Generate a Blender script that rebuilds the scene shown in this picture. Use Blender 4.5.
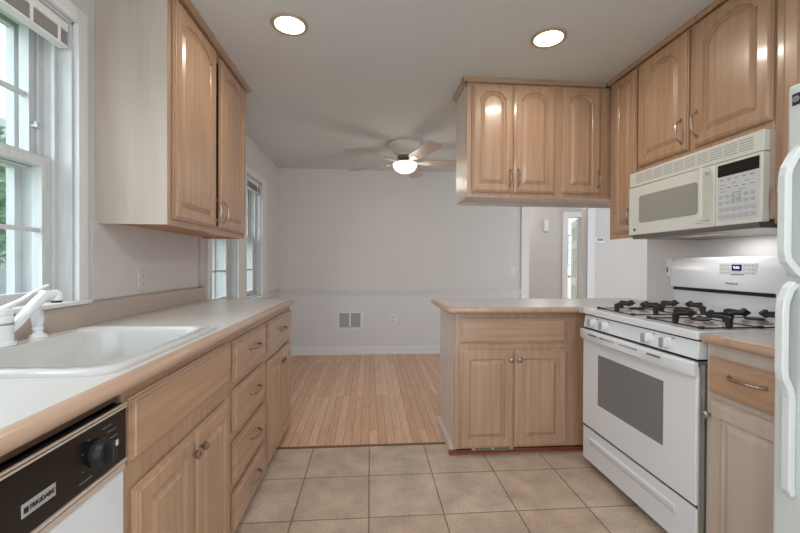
import bpy, bmesh, math, random
from mathutils import Vector, Matrix
random.seed(7)
for o in list(bpy.data.objects): bpy.data.objects.remove(o)
S = bpy.context.scene; COL = S.collection; PI = math.pi

# ------------------------------------------------------------------ camera
F_PX = 385.8
yaw, pitch, roll = math.radians(4.452), math.radians(.453), math.radians(.266)
cy, sy, cp, sp, cr, sr = math.cos(yaw), math.sin(yaw), math.cos(pitch), math.sin(pitch), math.cos(roll), math.sin(roll)
A_ = Matrix(((1,0,0),(0,0,-1),(0,1,0)))
Ry_ = Matrix(((cy,-sy,0),(sy,cy,0),(0,0,1)))
Rp_ = Matrix(((1,0,0),(0,cp,-sp),(0,sp,cp)))
Rr_ = Matrix(((cr,-sr,0),(sr,cr,0),(0,0,1)))
Rcv = Rr_ @ Rp_ @ A_ @ Ry_                       # world -> x right, y down, z forward
flip = Matrix(((1,0,0),(0,-1,0),(0,0,-1)))
cam = bpy.data.objects.new('camera', bpy.data.cameras.new('camera')); COL.objects.link(cam)
cam.matrix_world = Matrix.Translation((0,0,1.18)) @ (flip @ Rcv).transposed().to_4x4()
cam.data.sensor_width = 36; cam.data.lens = F_PX/800*36; cam.data.clip_start = .02
S.camera = cam

# ------------------------------------------------------------------ world and exposure
w = bpy.data.worlds.new('world'); S.world = w; w.use_nodes = True
bg = w.node_tree.nodes['Background']; bg.inputs[0].default_value = (.80,.91,1,1); bg.inputs[1].default_value = 1.95
S.view_settings.view_transform = 'Standard'; S.view_settings.look = 'None'
S.view_settings.exposure = 0.38; S.view_settings.gamma = 1

def light(name, typ, loc, power, color=(1,1,1), size=.2, rot=None, size_y=None, spot=None):
    L = bpy.data.lights.new(name, typ); L.energy = power; L.color = color
    if typ == 'AREA':
        L.size = size; L.shape = 'DISK'
        if size_y: L.shape = 'RECTANGLE'; L.size_y = size_y
    elif typ == 'SPOT': L.shadow_soft_size = size; L.spot_size = spot or 2.6; L.spot_blend = .9
    else: L.shadow_soft_size = size
    o = bpy.data.objects.new(name, L); COL.objects.link(o); o.location = loc
    if rot: o.rotation_euler = rot
    return o
WARM = (1,.90,.78)
light('ceiling_downlight_lamp', 'AREA', (-.41,2.0,2.37), 2.9, WARM, .13)
light('ceiling_downlight_lamp', 'AREA', (.945,2.0,2.37), 2.8, WARM, .13)
light('ceiling_downlight_lamp', 'AREA', (-.20,.10,2.37), 8, (.95,.97,1), .13)  # added fill behind the camera, left; no such light in view
light('ceiling_downlight_lamp', 'AREA', (.945,.10,2.37), 8, (.95,.97,1), .13)  # added fill behind the camera, right; also unseen
light('ceiling_fan_lamp', 'POINT', (.35,3.9,2.0), 2.2, (1,.90,.80), .07)
sun = bpy.data.lights.new('hazy_sun', 'SUN'); sun.energy = 4.0; sun.angle = math.radians(70); sun.color = (.86,.94,1)
so = bpy.data.objects.new('hazy_sun', sun); COL.objects.link(so); so.rotation_euler = (math.radians(12), math.radians(-62), 0)
light('added_hall_fill', 'POINT', (2.7,5.95,2.2), 9, (1,.98,.97), .1)  # point light added to brighten the hall, no fixture
light('added_living_fill', 'POINT', (3.6,3.6,2.1), 3, (.95,.97,1), .15)  # added fill for the room at the right, source unseen
light('microwave_under_lamp', 'AREA', (1.76,1.80,1.322), .7, (1,.98,.96), .35)
light('added_far_room_fill', 'POINT', (4.4,8.2,2.1), 7, (1,.98,.95), .1)  # added to light the room beyond the hall

# ------------------------------------------------------------------ materials
def srgb(r, g, b):
    f = lambda c: (c/255/12.92 if c/255 <= .04045 else ((c/255+.055)/1.055)**2.4)
    return (f(r), f(g), f(b), 1)
def mat(name, col, rough=.5, metal=0, spec=.5, coat=0, noise=None, bump=0, emit=None, trans=0, alpha=1):
    m = bpy.data.materials.new(name); m.use_nodes = True; n = m.node_tree.nodes; l = m.node_tree.links
    b = n['Principled BSDF']; b.inputs['Base Color'].default_value = col
    b.inputs['Roughness'].default_value = rough; b.inputs['Metallic'].default_value = metal
    b.inputs['Specular IOR Level'].default_value = spec; b.inputs['Coat Weight'].default_value = coat
    b.inputs['Coat Roughness'].default_value = .12; b.inputs['Transmission Weight'].default_value = trans
    if emit: b.inputs['Emission Color'].default_value = emit[0]; b.inputs['Emission Strength'].default_value = emit[1]
    if noise or bump:
        tc = n.new('ShaderNodeTexCoord'); mp = n.new('ShaderNodeMapping'); l.new(tc.outputs['Object'], mp.inputs[0])
        nz = n.new('ShaderNodeTexNoise'); l.new(mp.outputs[0], nz.inputs[0])
        sc, amt, c2 = noise if noise else (60, 0, col)
        mp.inputs['Scale'].default_value = sc if isinstance(sc, tuple) else (sc,)*3
        nz.inputs['Scale'].default_value = 1; nz.inputs['Detail'].default_value = 5
        if noise:
            mx = n.new('ShaderNodeMix'); mx.data_type = 'RGBA'
            cr = n.new('ShaderNodeMapRange'); cr.inputs[1].default_value = .35; cr.inputs[2].default_value = .65
            cr.inputs[4].default_value = amt
            l.new(nz.outputs[0], cr.inputs[0]); l.new(cr.outputs[0], mx.inputs[0])
            mx.inputs[6].default_value = col; mx.inputs[7].default_value = c2; l.new(mx.outputs[2], b.inputs['Base Color'])
        if bump:
            bp = n.new('ShaderNodeBump'); bp.inputs['Strength'].default_value = bump; bp.inputs['Distance'].default_value = .002
            l.new(nz.outputs[0], bp.inputs['Height']); l.new(bp.outputs[0], b.inputs['Normal'])
    return m
MAPLE = mat('maple', srgb(186,151,123), .32, coat=.35, noise=((38,38,2.2), 1, srgb(172,136,109)))
MAPLE_H = mat('maple_flat_grain', srgb(186,151,123), .32, coat=.35, noise=((2.2,38,38), 1, srgb(172,136,109)))
PALE = mat('pickled_maple_panel', srgb(222,210,203), .45, coat=.1, noise=((30,30,2), .8, srgb(211,198,189)))
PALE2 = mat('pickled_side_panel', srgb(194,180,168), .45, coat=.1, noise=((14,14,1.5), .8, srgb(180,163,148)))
UNDER = mat('maple_raw_underside', srgb(196,140,98), .5, noise=((30,3,30), .7, srgb(176,118,80)))
NOSE = mat('maple_nosing', srgb(190,160,137), .3, coat=.3, noise=((30,3,30), .8, srgb(178,144,120)))
TOE = mat('cherry_shoe_moulding', srgb(150,92,66), .45, noise=((5,30,30), .7, srgb(128,74,50)))
TOP = mat('laminate_worktop', srgb(208,205,202), .30, spec=.5, noise=(420, .6, srgb(196,190,185)))
SPLASH = mat('laminate_backsplash', srgb(192,176,164), .35, noise=(420, .6, srgb(180,164,152)))
WALL = mat('wall_paint', srgb(216,210,205), .75, bump=.05, noise=(2.5, .3, srgb(211,203,197)))
WALLC = mat('kitchen_wall_paint', srgb(212,205,200), .75, noise=(2.5, .3, srgb(207,198,192)))
WAIN = mat('lower_wall_paint', srgb(217,214,213), .6)
TRIM = mat('white_trim_paint', srgb(226,224,222), .4)
WTRIM = mat('aged_white_window_paint', srgb(204,204,203), .45, noise=((60,60,8), .35, srgb(178,177,176)))
CEIL = mat('ceiling_paint', srgb(212,212,211), .8)
WHITE = mat('white_enamel', srgb(226,228,231), .18, coat=.3)
BISQ = mat('almond_enamel', srgb(222,221,213), .25, coat=.2)
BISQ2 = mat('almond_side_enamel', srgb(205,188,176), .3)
FRIDGE = mat('white_textured_fridge', srgb(205,210,208), .38, noise=(180, .5, srgb(192,197,195)), bump=.3)
FRH = mat('white_fridge_plastic', srgb(212,216,214), .3)
PORC = mat('porcelain', srgb(204,203,200), .1, coat=.5)
FAUC = mat('white_faucet_plastic', srgb(226,227,228), .2, coat=.3)
BLACK = mat('black_glass_panel', srgb(12,11,11), .25, coat=.15)
BLK = mat('black_plastic', srgb(28,27,27), .45)
IRON = mat('cast_iron', srgb(44,38,36), .6)
DARK = mat('dark_gap', srgb(30,26,24), .8)
GLASSG = mat('grey_oven_glass', srgb(120,121,123), .12, coat=.3)
GLASSM = mat('grey_microwave_mesh', srgb(158,156,150), .25)
NICKEL = mat('brushed_nickel', srgb(172,156,144), .3, metal=1)
STEEL = mat('steel_trim', srgb(205,205,205), .3, metal=.9)
BRASS = mat('polished_brass', srgb(200,160,90), .2, metal=1)
GREY = mat('grey_plastic', srgb(150,150,150), .4)
GREYM = mat('grey_marks', srgb(120,122,122), .6)
LGREY = mat('light_grey_panel', srgb(205,207,207), .35)
VENTG = mat('vent_grey', srgb(165,166,168), .5)
SLAT = mat('blind_slat_grey', srgb(176,170,166), .5)
DIG = mat('lit_digits', srgb(190,195,255), .5, emit=(srgb(150,160,255), 2.0))
LENS = mat('downlight_lens', (1,.95,.88,1), .5, emit=((1,.93,.83,1), 6))
GLOBE = mat('frosted_globe', (1,.96,.9,1), .4, emit=((1,.88,.70,1), 2.2))
LRING = mat('downlight_trim', srgb(190,165,140), .3, metal=.3)
FANB = mat('fan_blade_bleached_oak', srgb(196,178,166), .4, noise=((30,30,30), .4, srgb(182,162,150)))
FANW = mat('fan_white_metal', srgb(225,220,210), .25)
BADGE = mat('silver_badge', srgb(190,188,186), .3, metal=.4)
LEAF = mat('leaf_green', srgb(140,172,142), .6, noise=(6, .9, srgb(95,125,98)))
BARK = mat('tree_bark', srgb(120,105,95), .8, noise=((10,10,2), .7, srgb(90,78,70)))
GRASS = mat('lawn_green', srgb(120,145,100), .9, noise=(3, .8, srgb(95,120,80)))
SIDING = mat('white_siding', srgb(186,188,190), .6)
HALLW = mat('hall_wall_paint', srgb(200,195,190), .75)

def glass_mat():
    m = bpy.data.materials.new('window_glass'); m.use_nodes = True; n = m.node_tree.nodes; l = m.node_tree.links
    n.clear(); o = n.new('ShaderNodeOutputMaterial'); mx = n.new('ShaderNodeMixShader')
    t = n.new('ShaderNodeBsdfTransparent'); t.inputs[0].default_value = (.95,.97,.97,1)
    g = n.new('ShaderNodeBsdfGlossy'); g.inputs['Roughness'].default_value = .02
    mx.inputs[0].default_value = .06
    l.new(t.outputs[0], mx.inputs[1]); l.new(g.outputs[0], mx.inputs[2]); l.new(mx.outputs[0], o.inputs[0])
    return m
PANE = glass_mat()

def tile_mat():
    m = bpy.data.materials.new('beige_floor_tile'); m.use_nodes = True; n = m.node_tree.nodes; l = m.node_tree.links
    b = n['Principled BSDF']; tc = n.new('ShaderNodeTexCoord')
    mp = n.new('ShaderNodeMapping'); mp.inputs['Location'].default_value = (0,-2.139,0); l.new(tc.outputs['Object'], mp.inputs[0])
    br = n.new('ShaderNodeTexBrick'); br.offset = 0; br.squash = 1; l.new(mp.outputs[0], br.inputs[0])
    br.inputs['Scale'].default_value = 1; br.inputs['Brick Width'].default_value = .353; br.inputs['Row Height'].default_value = .353
    br.inputs['Mortar Size'].default_value = .0035; br.inputs['Mortar Smooth'].default_value = .3
    br.inputs['Color1'].default_value = srgb(204,184,165); br.inputs['Color2'].default_value = srgb(196,173,152); br.inputs['Mortar'].default_value = srgb(132,110,94)
    n1 = n.new('ShaderNodeTexNoise'); n1.inputs['Scale'].default_value = 7; n1.inputs['Detail'].default_value = 6; l.new(tc.outputs['Object'], n1.inputs[0])
    n2 = n.new('ShaderNodeTexNoise'); n2.inputs['Scale'].default_value = 110; n2.inputs['Detail'].default_value = 6; n2.inputs['Roughness'].default_value = .7; l.new(tc.outputs['Object'], n2.inputs[0])
    r1 = n.new('ShaderNodeMapRange'); r1.inputs[1].default_value = .3; r1.inputs[2].default_value = .7; r1.inputs[3].default_value = .76; r1.inputs[4].default_value = 1.14; l.new(n1.outputs[0], r1.inputs[0])
    r2 = n.new('ShaderNodeMapRange'); r2.inputs[1].default_value = .3; r2.inputs[2].default_value = .7; r2.inputs[3].default_value = .68; r2.inputs[4].default_value = 1.2; l.new(n2.outputs[0], r2.inputs[0])
    mu = n.new('ShaderNodeMath'); mu.operation = 'MULTIPLY'; l.new(r1.outputs[0], mu.inputs[0]); l.new(r2.outputs[0], mu.inputs[1])
    vm = n.new('ShaderNodeVectorMath'); vm.operation = 'SCALE'; l.new(br.outputs[0], vm.inputs[0]); l.new(mu.outputs[0], vm.inputs['Scale'])
    l.new(vm.outputs[0], b.inputs['Base Color']); b.inputs['Roughness'].default_value = .42
    bp = n.new('ShaderNodeBump'); bp.invert = True; bp.inputs['Distance'].default_value = .002; bp.inputs['Strength'].default_value = .6
    l.new(br.outputs['Fac'], bp.inputs['Height']); l.new(bp.outputs[0], b.inputs['Normal'])
    return m
def plank_mat():
    m = bpy.data.materials.new('oak_strip_floor'); m.use_nodes = True; n = m.node_tree.nodes; l = m.node_tree.links
    b = n['Principled BSDF']; tc = n.new('ShaderNodeTexCoord')
    mp = n.new('ShaderNodeMapping'); mp.inputs['Rotation'].default_value = (0,0,PI/2); l.new(tc.outputs['Object'], mp.inputs[0])
    br = n.new('ShaderNodeTexBrick'); br.offset = .37; br.offset_frequency = 3; l.new(mp.outputs[0], br.inputs[0])
    br.inputs['Scale'].default_value = 1; br.inputs['Brick Width'].default_value = 1.15; br.inputs['Row Height'].default_value = .0575
    br.inputs['Mortar Size'].default_value = .0013; br.inputs['Mortar Smooth'].default_value = .2; br.inputs['Bias'].default_value = 0
    br.inputs['Color1'].default_value = srgb(228,188,156); br.inputs['Color2'].default_value = srgb(210,164,130); br.inputs['Mortar'].default_value = srgb(128,90,68)
    mg = n.new('ShaderNodeMapping'); mg.inputs['Scale'].default_value = (45,3,1); l.new(tc.outputs['Object'], mg.inputs[0])
    nz = n.new('ShaderNodeTexNoise'); nz.inputs['Scale'].default_value = 1.5; nz.inputs['Detail'].default_value = 6; nz.inputs['Distortion'].default_value = .8; l.new(mg.outputs[0], nz.inputs[0])
    r = n.new('ShaderNodeMapRange'); r.inputs[1].default_value = .3; r.inputs[2].default_value = .7; r.inputs[3].default_value = .84; r.inputs[4].default_value = 1.1; l.new(nz.outputs[0], r.inputs[0])
    vm = n.new('ShaderNodeVectorMath'); vm.operation = 'SCALE'; l.new(br.outputs[0], vm.inputs[0]); l.new(r.outputs[0], vm.inputs['Scale'])
    l.new(vm.outputs[0], b.inputs['Base Color']); b.inputs['Roughness'].default_value = .35
    return m
TILE = tile_mat(); PLANK = plank_mat()

# ------------------------------------------------------------------ mesh helpers
class MB:
    def __init__(s): s.b = bmesh.new()
    def box(s, x0, x1, y0, y1, z0, z1):
        x0,x1 = sorted((x0,x1)); y0,y1 = sorted((y0,y1)); z0,z1 = sorted((z0,z1))
        v = [s.b.verts.new((x,y,z)) for x in (x0,x1) for y in (y0,y1) for z in (z0,z1)]
        for f in ((0,1,3,2),(4,6,7,5),(0,4,5,1),(2,3,7,6),(0,2,6,4),(1,5,7,3)): s.b.faces.new([v[i] for i in f])
        return s
    def prism(s, poly, axis, a, b):       # poly: 2d points in the two other axes (cyclic order of x,y,z)
        def p(q, t):
            return {'x': (t,q[0],q[1]), 'y': (q[0],t,q[1]), 'z': (q[0],q[1],t)}[axis]
        v0 = [s.b.verts.new(p(q,a)) for q in poly]; v1 = [s.b.verts.new(p(q,b)) for q in poly]
        n = len(poly); s.b.faces.new(v0); s.b.faces.new(v1)
        for i in range(n): s.b.faces.new((v0[i], v0[(i+1)%n], v1[(i+1)%n], v1[i]))
        return s
    def tube(s, pts, r, n=10, cap=True):
        pts = [Vector(p) for p in pts]; rs = r if isinstance(r, (list,tuple)) else [r]*len(pts); rings = []
        up = Vector((0,0,1)); d0 = (pts[1]-pts[0]).normalized()
        if abs(d0.dot(up)) > .9: up = Vector((1,0,0))
        for i, p in enumerate(pts):
            d = (pts[min(i+1,len(pts)-1)] - pts[max(i-1,0)]).normalized()
            u = (up - d*up.dot(d)).normalized(); w_ = d.cross(u); up = u
            rings.append([s.b.verts.new(p + (u*math.cos(2*PI*k/n) + w_*math.sin(2*PI*k/n))*rs[i]) for k in range(n)])
        for a, b in zip(rings, rings[1:]):
            for k in range(n): s.b.faces.new((a[k], a[(k+1)%n], b[(k+1)%n], b[k]))
        if cap: s.b.faces.new(rings[0]); s.b.faces.new(rings[-1])
        return s
    def lathe(s, prof, c=(0,0,0), axis='z', n=24):   # prof: (radius, distance along axis)
        c = Vector(c); rings = []
        for r, h in prof:
            ring = []
            for k in range(n):
                a, b_ = math.cos(2*PI*k/n)*r, math.sin(2*PI*k/n)*r
                q = {'z': (a,b_,h), 'y': (a,h,b_), 'x': (h,a,b_)}[axis]
                ring.append(s.b.verts.new(c + Vector(q)))
            rings.append(ring)
        for a, b_ in zip(rings, rings[1:]):
            for k in range(n): s.b.faces.new((a[k], a[(k+1)%n], b_[(k+1)%n], b_[k]))
        s.b.faces.new(rings[0]); s.b.faces.new(rings[-1])
        return s
    def loops(s, L, cap0=False, cap1=True):
        R = [[s.b.verts.new(p) for p in l] for l in L]; n = len(R[0])
        for a, b_ in zip(R, R[1:]):
            for k in range(n): s.b.faces.new((a[k], a[(k+1)%n], b_[(k+1)%n], b_[k]))
        if cap0: s.b.faces.new(R[0])
        if cap1: s.b.faces.new(R[-1])
        return s
    def done(s, name, m, parent=None, bevel=0, smooth=False, loc=None, rot=None):
        bmesh.ops.remove_doubles(s.b, verts=s.b.verts, dist=1e-6)
        bmesh.ops.recalc_face_normals(s.b, faces=s.b.faces)
        me = bpy.data.meshes.new(name); s.b.to_mesh(me); s.b.free()
        o = bpy.data.objects.new(name, me); COL.objects.link(o); me.materials.append(m)
        if smooth:
            for p in me.polygons: p.use_smooth = True
            me.set_sharp_from_angle(angle=math.radians(40))
        if bevel:
            md = o.modifiers.new('bevel', 'BEVEL'); md.width = bevel; md.segments = 3 if bevel > .004 else 2; md.limit_method = 'ANGLE'; md.angle_limit = math.radians(40)
            if bevel > .003:
                for p in me.polygons: p.use_smooth = True
                me.set_sharp_from_angle(angle=math.radians(40)); 
        if parent: o.parent = parent
        if loc: o.location = loc
        if rot: o.rotation_euler = rot
        return o
def B(*a): return MB().box(*a)
def thing(name, label, cat, loc=(0,0,0), rz=0, group=None):
    o = bpy.data.objects.new(name, None); COL.objects.link(o); o.location = loc; o.rotation_euler = (0,0,rz); o.empty_display_size = .05
    o['label'] = label; o['category'] = cat
    if group: o['group'] = group
    return o
def tag(o, label, cat, group=None):
    o['label'] = label; o['category'] = cat
    if group: o['group'] = group
    return o
def struct(o, label=None):
    o['kind'] = 'structure'
    if label: o['label'] = label
    return o
def text(s, size, m, parent, loc, rot, name='lettering', ext=.0006, sx=1):
    c = bpy.data.curves.new(name, 'FONT'); c.body = s; c.size = size; c.extrude = ext; c.align_x = 'CENTER'; c.align_y = 'CENTER'
    t = bpy.data.objects.new('tmp', c); COL.objects.link(t)
    dg = bpy.context.evaluated_depsgraph_get(); me = bpy.data.meshes.new_from_object(t.evaluated_get(dg))
    bpy.data.objects.remove(t)
    o = bpy.data.objects.new(name, me); COL.objects.link(o); me.materials.clear(); me.materials.append(m)
    o.parent = parent; o.location = loc; o.rotation_euler = rot; o.scale = (sx,1,1)
    return o
FACE = (PI/2,0,0)         # text standing up, read from local -y

# ------------------------------------------------------------------ cabinet doors and hardware
def rect_loop(x0, x1, z0, z1, y, rise=0, n=24, sh=.10):
    p = [(x0,y,z0), (x1,y,z0)]
    for i in range(n+1):
        u = 1 - 2*i/n; a = abs(u)
        k = 0 if a > 1-sh else math.sqrt(max(0, 1-(a/(1-sh))**2)*1.0)**1.15
        p.append(((x0+x1)/2 + u*(x1-x0)/2, y, z1 - rise*(1-k)))
    return p
def panel_door(name, x0, x1, z0, z1, parent, m, arch=0, t=.02, stile=.055, raised=True):
    L = [rect_loop(x0+.004,x1-.004,z0+.004,z1-.004,0), rect_loop(x0+.004,x1-.004,z0+.004,z1-.004,-.004)]
    def lp(ins, y, r=0, extra=0): L.append(rect_loop(x0+ins,x1-ins,z0+ins,z1-ins-extra,y,r))
    lp(0,-.0045); lp(0,-t*.5); lp(.006,-t*.55); lp(.006,-t*.78); lp(.013,-t*.84); lp(.015,-t)
    if raised:
        s = stile; 
        lp(s,-t,arch); lp(s+.002,-t+.009,arch); lp(s+.006,-t+.0125,arch); lp(s+.010,-t+.0125,arch)
        lp(s+.034,-t+.001,arch*.95); lp(s+.037,-t+.001,arch*.95)
    return MB().loops(L, cap0=True).done(name, m, parent)
def knob(parent, x, z, t=.02):
    return MB().lathe([(.005,-t+.001),(.005,-t-.008),(.009,-t-.012),(.0145,-t-.018),(.015,-t-.023),(.010,-t-.028),(.003,-t-.030)], (x,0,z), 'y', 16).done('knob', NICKEL, parent, smooth=True)
def pull(parent, x, z, vert=True, L=.11, t=.02):
    h = L/2; pts = []; rs = []
    prof = [(-h-.012,.004,.0015),(-h-.004,.008,.005),(-h+.003,.006,.003),(-h+.010,.024,.0035),(-h+.022,.029,.0045),(-h*.4,.032,.0055),(0,.033,.006),(h*.4,.032,.0055),(h-.022,.029,.0045),(h-.010,.024,.0035),(h-.003,.006,.003),(h+.004,.008,.005),(h+.012,.004,.0015)]
    for a, d, r in prof:
        pts.append((x, -t-d, z+a) if vert else (x+a, -t-d, z)); rs.append(r)
    return MB().tube(pts, rs, 8).done('pull_handle', NICKEL, parent, smooth=True)
def bow_pull(parent, x, z, L=.12, t=.02):
    pts = []; rs = []
    for i in range(13):
        u = -1 + i/6; pts.append((x+u*L/2, -t+.001-.030*(1-u**4)**.8, z)); rs.append(.0045+.0025*(1-abs(u)) if abs(u) < .99 else .007)
    return MB().tube(pts, rs, 10).done('pull_handle', NICKEL, parent, smooth=True)

def carcass(parent, w, d, z0, z1, m=PALE, toe=0, side=PALE):
    B(.0,w,.02,d,z0,z1).done('carcass', side, parent)
    if toe: B(.0,w,.07,d-.05,.0,z0).done('toe_board', TOE, parent)
def face_frame(parent, w, z0, z1, openings, m=MAPLE):
    # stiles and rails around the openings (x0,x1,z0,z1)
    xs = sorted({0,w,*[o[0] for o in openings],*[o[1] for o in openings]}); zs = sorted({z0,z1,*[o[2] for o in openings],*[o[3] for o in openings]})
    mb = MB()
    for a, b_ in zip(xs, xs[1:]):
        for c, d in zip(zs, zs[1:]):
            mx, mz = (a+b_)/2, (c+d)/2
            if not any(o[0] < mx < o[1] and o[2] < mz < o[3] for o in openings): mb.box(a,b_,0,.0195,c,d)
    mb.done('face_frame', m, parent)

# ------------------------------------------------------------------ the room
XL, XR, YB, ZC = -1.172, 1.98, 5.026, 2.388
RX = 1.597         # face plane of the right wall cabinets
T0 = 2.495
def S_(mb, name, m, label=None, **k): return struct(mb.done(name, m, **k), label)
S_(B(XL-.2,XR+.2,-1.6,T0,-.05,0), 'floor', TILE, 'beige square ceramic tile floor of the kitchen')
S_(B(XL-.2,5.2,T0,YB+4.6,-.05,-.001), 'floor', PLANK, 'narrow oak strip floor of the dining room')
S_(B(XL,.60,T0-.012,T0+.010,0,.004), 'trim_1', mat('transition_strip', srgb(120,82,60), .5), 'thin brown strip between tile and wood floor')
S_(B(XL-.2,5.2,-1.6,YB+4.6,ZC,ZC+.1), 'ceiling', CEIL)
# left wall with window openings: kitchen window (Y .55-1.655) and dining pair (2.93-3.50, 3.72-4.25)
W1 = (.55,1.628,1.005,2.125); W2 = (2.93,3.50,.83,2.03); W3 = (3.72,4.25,.83,2.03)
def wall_cut(name, m, x0, x1, y0, y1, opens, label):
    ys = sorted({y0,y1,*[o[0] for o in opens],*[o[1] for o in opens]}); mb = MB()
    for a, b_ in zip(ys, ys[1:]):
        o = [q for q in opens if q[0] <= a and b_ <= q[1]]
        if o: q = o[0]; mb.box(x0,x1,a,b_,0,q[2]); mb.box(x0,x1,a,b_,q[3],ZC)
        else: mb.box(x0,x1,a,b_,0,ZC)
    return S_(mb, name, m, label)
wall_cut('wall_left', WALL, XL-.2, XL, -1.6, YB+.12, [W1,W2,W3], 'pale wall on the left with the windows')
RAIL = mat('rail_paint', srgb(216,212,209), .5)
# back wall: ends at a cased doorway (2.116-2.93), then runs on to the right
mb = MB(); mb.box(XL,2.116,YB,YB+.12,.80,ZC); mb.box(2.95,5.2,YB,YB+.12,0,ZC); mb.box(2.116,2.95,YB,YB+.12,2.08,ZC)
S_(mb, 'wall_back', WALL, 'plain back wall of the dining room')
S_(B(XL,2.02,YB,YB+.12,0,.80), 'wall_back_lower', WAIN, 'white painted lower part of the back wall under the chair rail')
S_(B(2.02,2.116,YB,YB+.12,0,.80), 'wall_back_end', WAIN)
mb = MB(); mb.box(XL,2.012,YB-.022,YB,.800,.818); mb.box(XL,2.012,YB-.034,YB,.818,.840); mb.box(XL,2.012,YB-.016,YB,.775,.800)
S_(mb, 'trim_2', RAIL, 'white chair rail moulding on back wall')
mb = MB(); mb.box(XL,XL+.022,4.44,YB,.800,.818); mb.box(XL,XL+.034,4.44,YB,.818,.840)
S_(mb, 'trim_3', RAIL, 'chair rail moulding on left wall')
mb = MB(); mb.box(XL,2.012,YB-.018,YB,0,.088); mb.box(XL,2.012,YB-.012,YB,.088,.104); mb.box(XL,2.012,YB-.032,YB,0,.02)
S_(mb, 'baseboard_back', TRIM, 'white baseboard of back wall')
S_(B(XL,XL+.016,2.9,YB,0,.10), 'baseboard_left', TRIM)
mb = MB(); mb.box(2.012,2.12,YB-.025,YB,0,2.17); mb.box(2.93,3.035,YB-.025,YB,0,2.17); mb.box(2.12,2.93,YB-.025,YB,2.07,2.17)
S_(mb, 'trim_4', TRIM, 'white casing around the doorway in back wall', bevel=.003)
mb = MB(); mb.box(2.10,2.12,YB-.01,YB+.13,0,2.08); mb.box(2.93,2.95,YB-.01,YB+.13,0,2.08)
S_(mb, 'trim_5', TRIM, 'door jambs of the doorway in back wall')
# hallway beyond, with a further door opening
YH = 6.8
mb = MB(); mb.box(XL,3.60,YH,YH+.12,0,ZC); mb.box(3.875,5.2,YH,YH+.12,0,ZC); mb.box(3.60,3.875,YH,YH+.12,2.045,ZC)
S_(mb, 'wall_hall', HALLW, 'grey hall wall seen through the doorway')
mb = MB(); mb.box(3.50,3.60,YH-.02,YH,0,2.14); mb.box(3.875,3.975,YH-.02,YH,0,2.14); mb.box(3.60,3.875,YH-.02,YH,2.045,2.14); mb.box(3.58,3.60,YH,YH+.12,0,2.045)
S_(mb, 'trim_6', TRIM, 'white casing of the far hall door')
d1 = struct(bpy.data.objects.new('door_1', None)); COL.objects.link(d1); d1.location = (3.862,6.945,0); d1.rotation_euler = (0,0,math.radians(249.7))
d1['label'] = 'white six-panel door standing open in the hall'
MB().box(-.72,0,0,.035,.01,2.03).done('door_leaf', TRIM, d1)
for zz in ((.20,.78),(.92,1.50),(1.62,1.90)):
    for xx in ((-.33,-.09),(-.64,-.40)):
        panel_door('door_panel', xx[0], xx[1], zz[0], zz[1], d1, TRIM, t=.012, stile=.03)
MB().lathe([(.012,0),(.012,-.03),(.028,-.045),(.028,-.06),(.01,-.072)], (-.66,0,.93), 'y', 16).done('door_knob', BRASS, d1, smooth=True)
# far room wall with a window
YF = 9.2
wx = (4.74,5.07,1.16,1.90)
mb = MB(); mb.box(3.2,wx[0],YF,YF+.1,0,ZC); mb.box(wx[1],5.8,YF,YF+.1,0,ZC); mb.box(wx[0],wx[1],YF,YF+.1,0,wx[2]); mb.box(wx[0],wx[1],YF,YF+.1,wx[3],ZC)
S_(mb, 'wall_far_room', mat('far_room_paint', srgb(222,228,224), .7))
S_(B(5.2,5.3,2.5,YB+.12,0,ZC), 'wall_living_added', WALL, 'unseen far side wall of the room to the right, added to block sun')  # unseen wall, added to keep the sun off the back wall
# right kitchen wall, ending at an outside corner
S_(B(XR,XR+.12,-1.6,2.62,0,ZC), 'wall_right', TRIM, 'kitchen wall behind the stove, ends at an outside corner')
# kitchen wall board under the upper cabinet
S_(B(XL,XL+.010,1.722,2.715,1.02,1.36), 'trim_7', WALLC, 'smooth wall board above the backsplash')
S_(MB().box(XL,XL+.022,2.735,2.80,1.02,1.36), 'trim_8', mat('pickled_trim', srgb(205,196,190), .5), 'narrow vertical trim strip at end of worktop wall')

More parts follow.
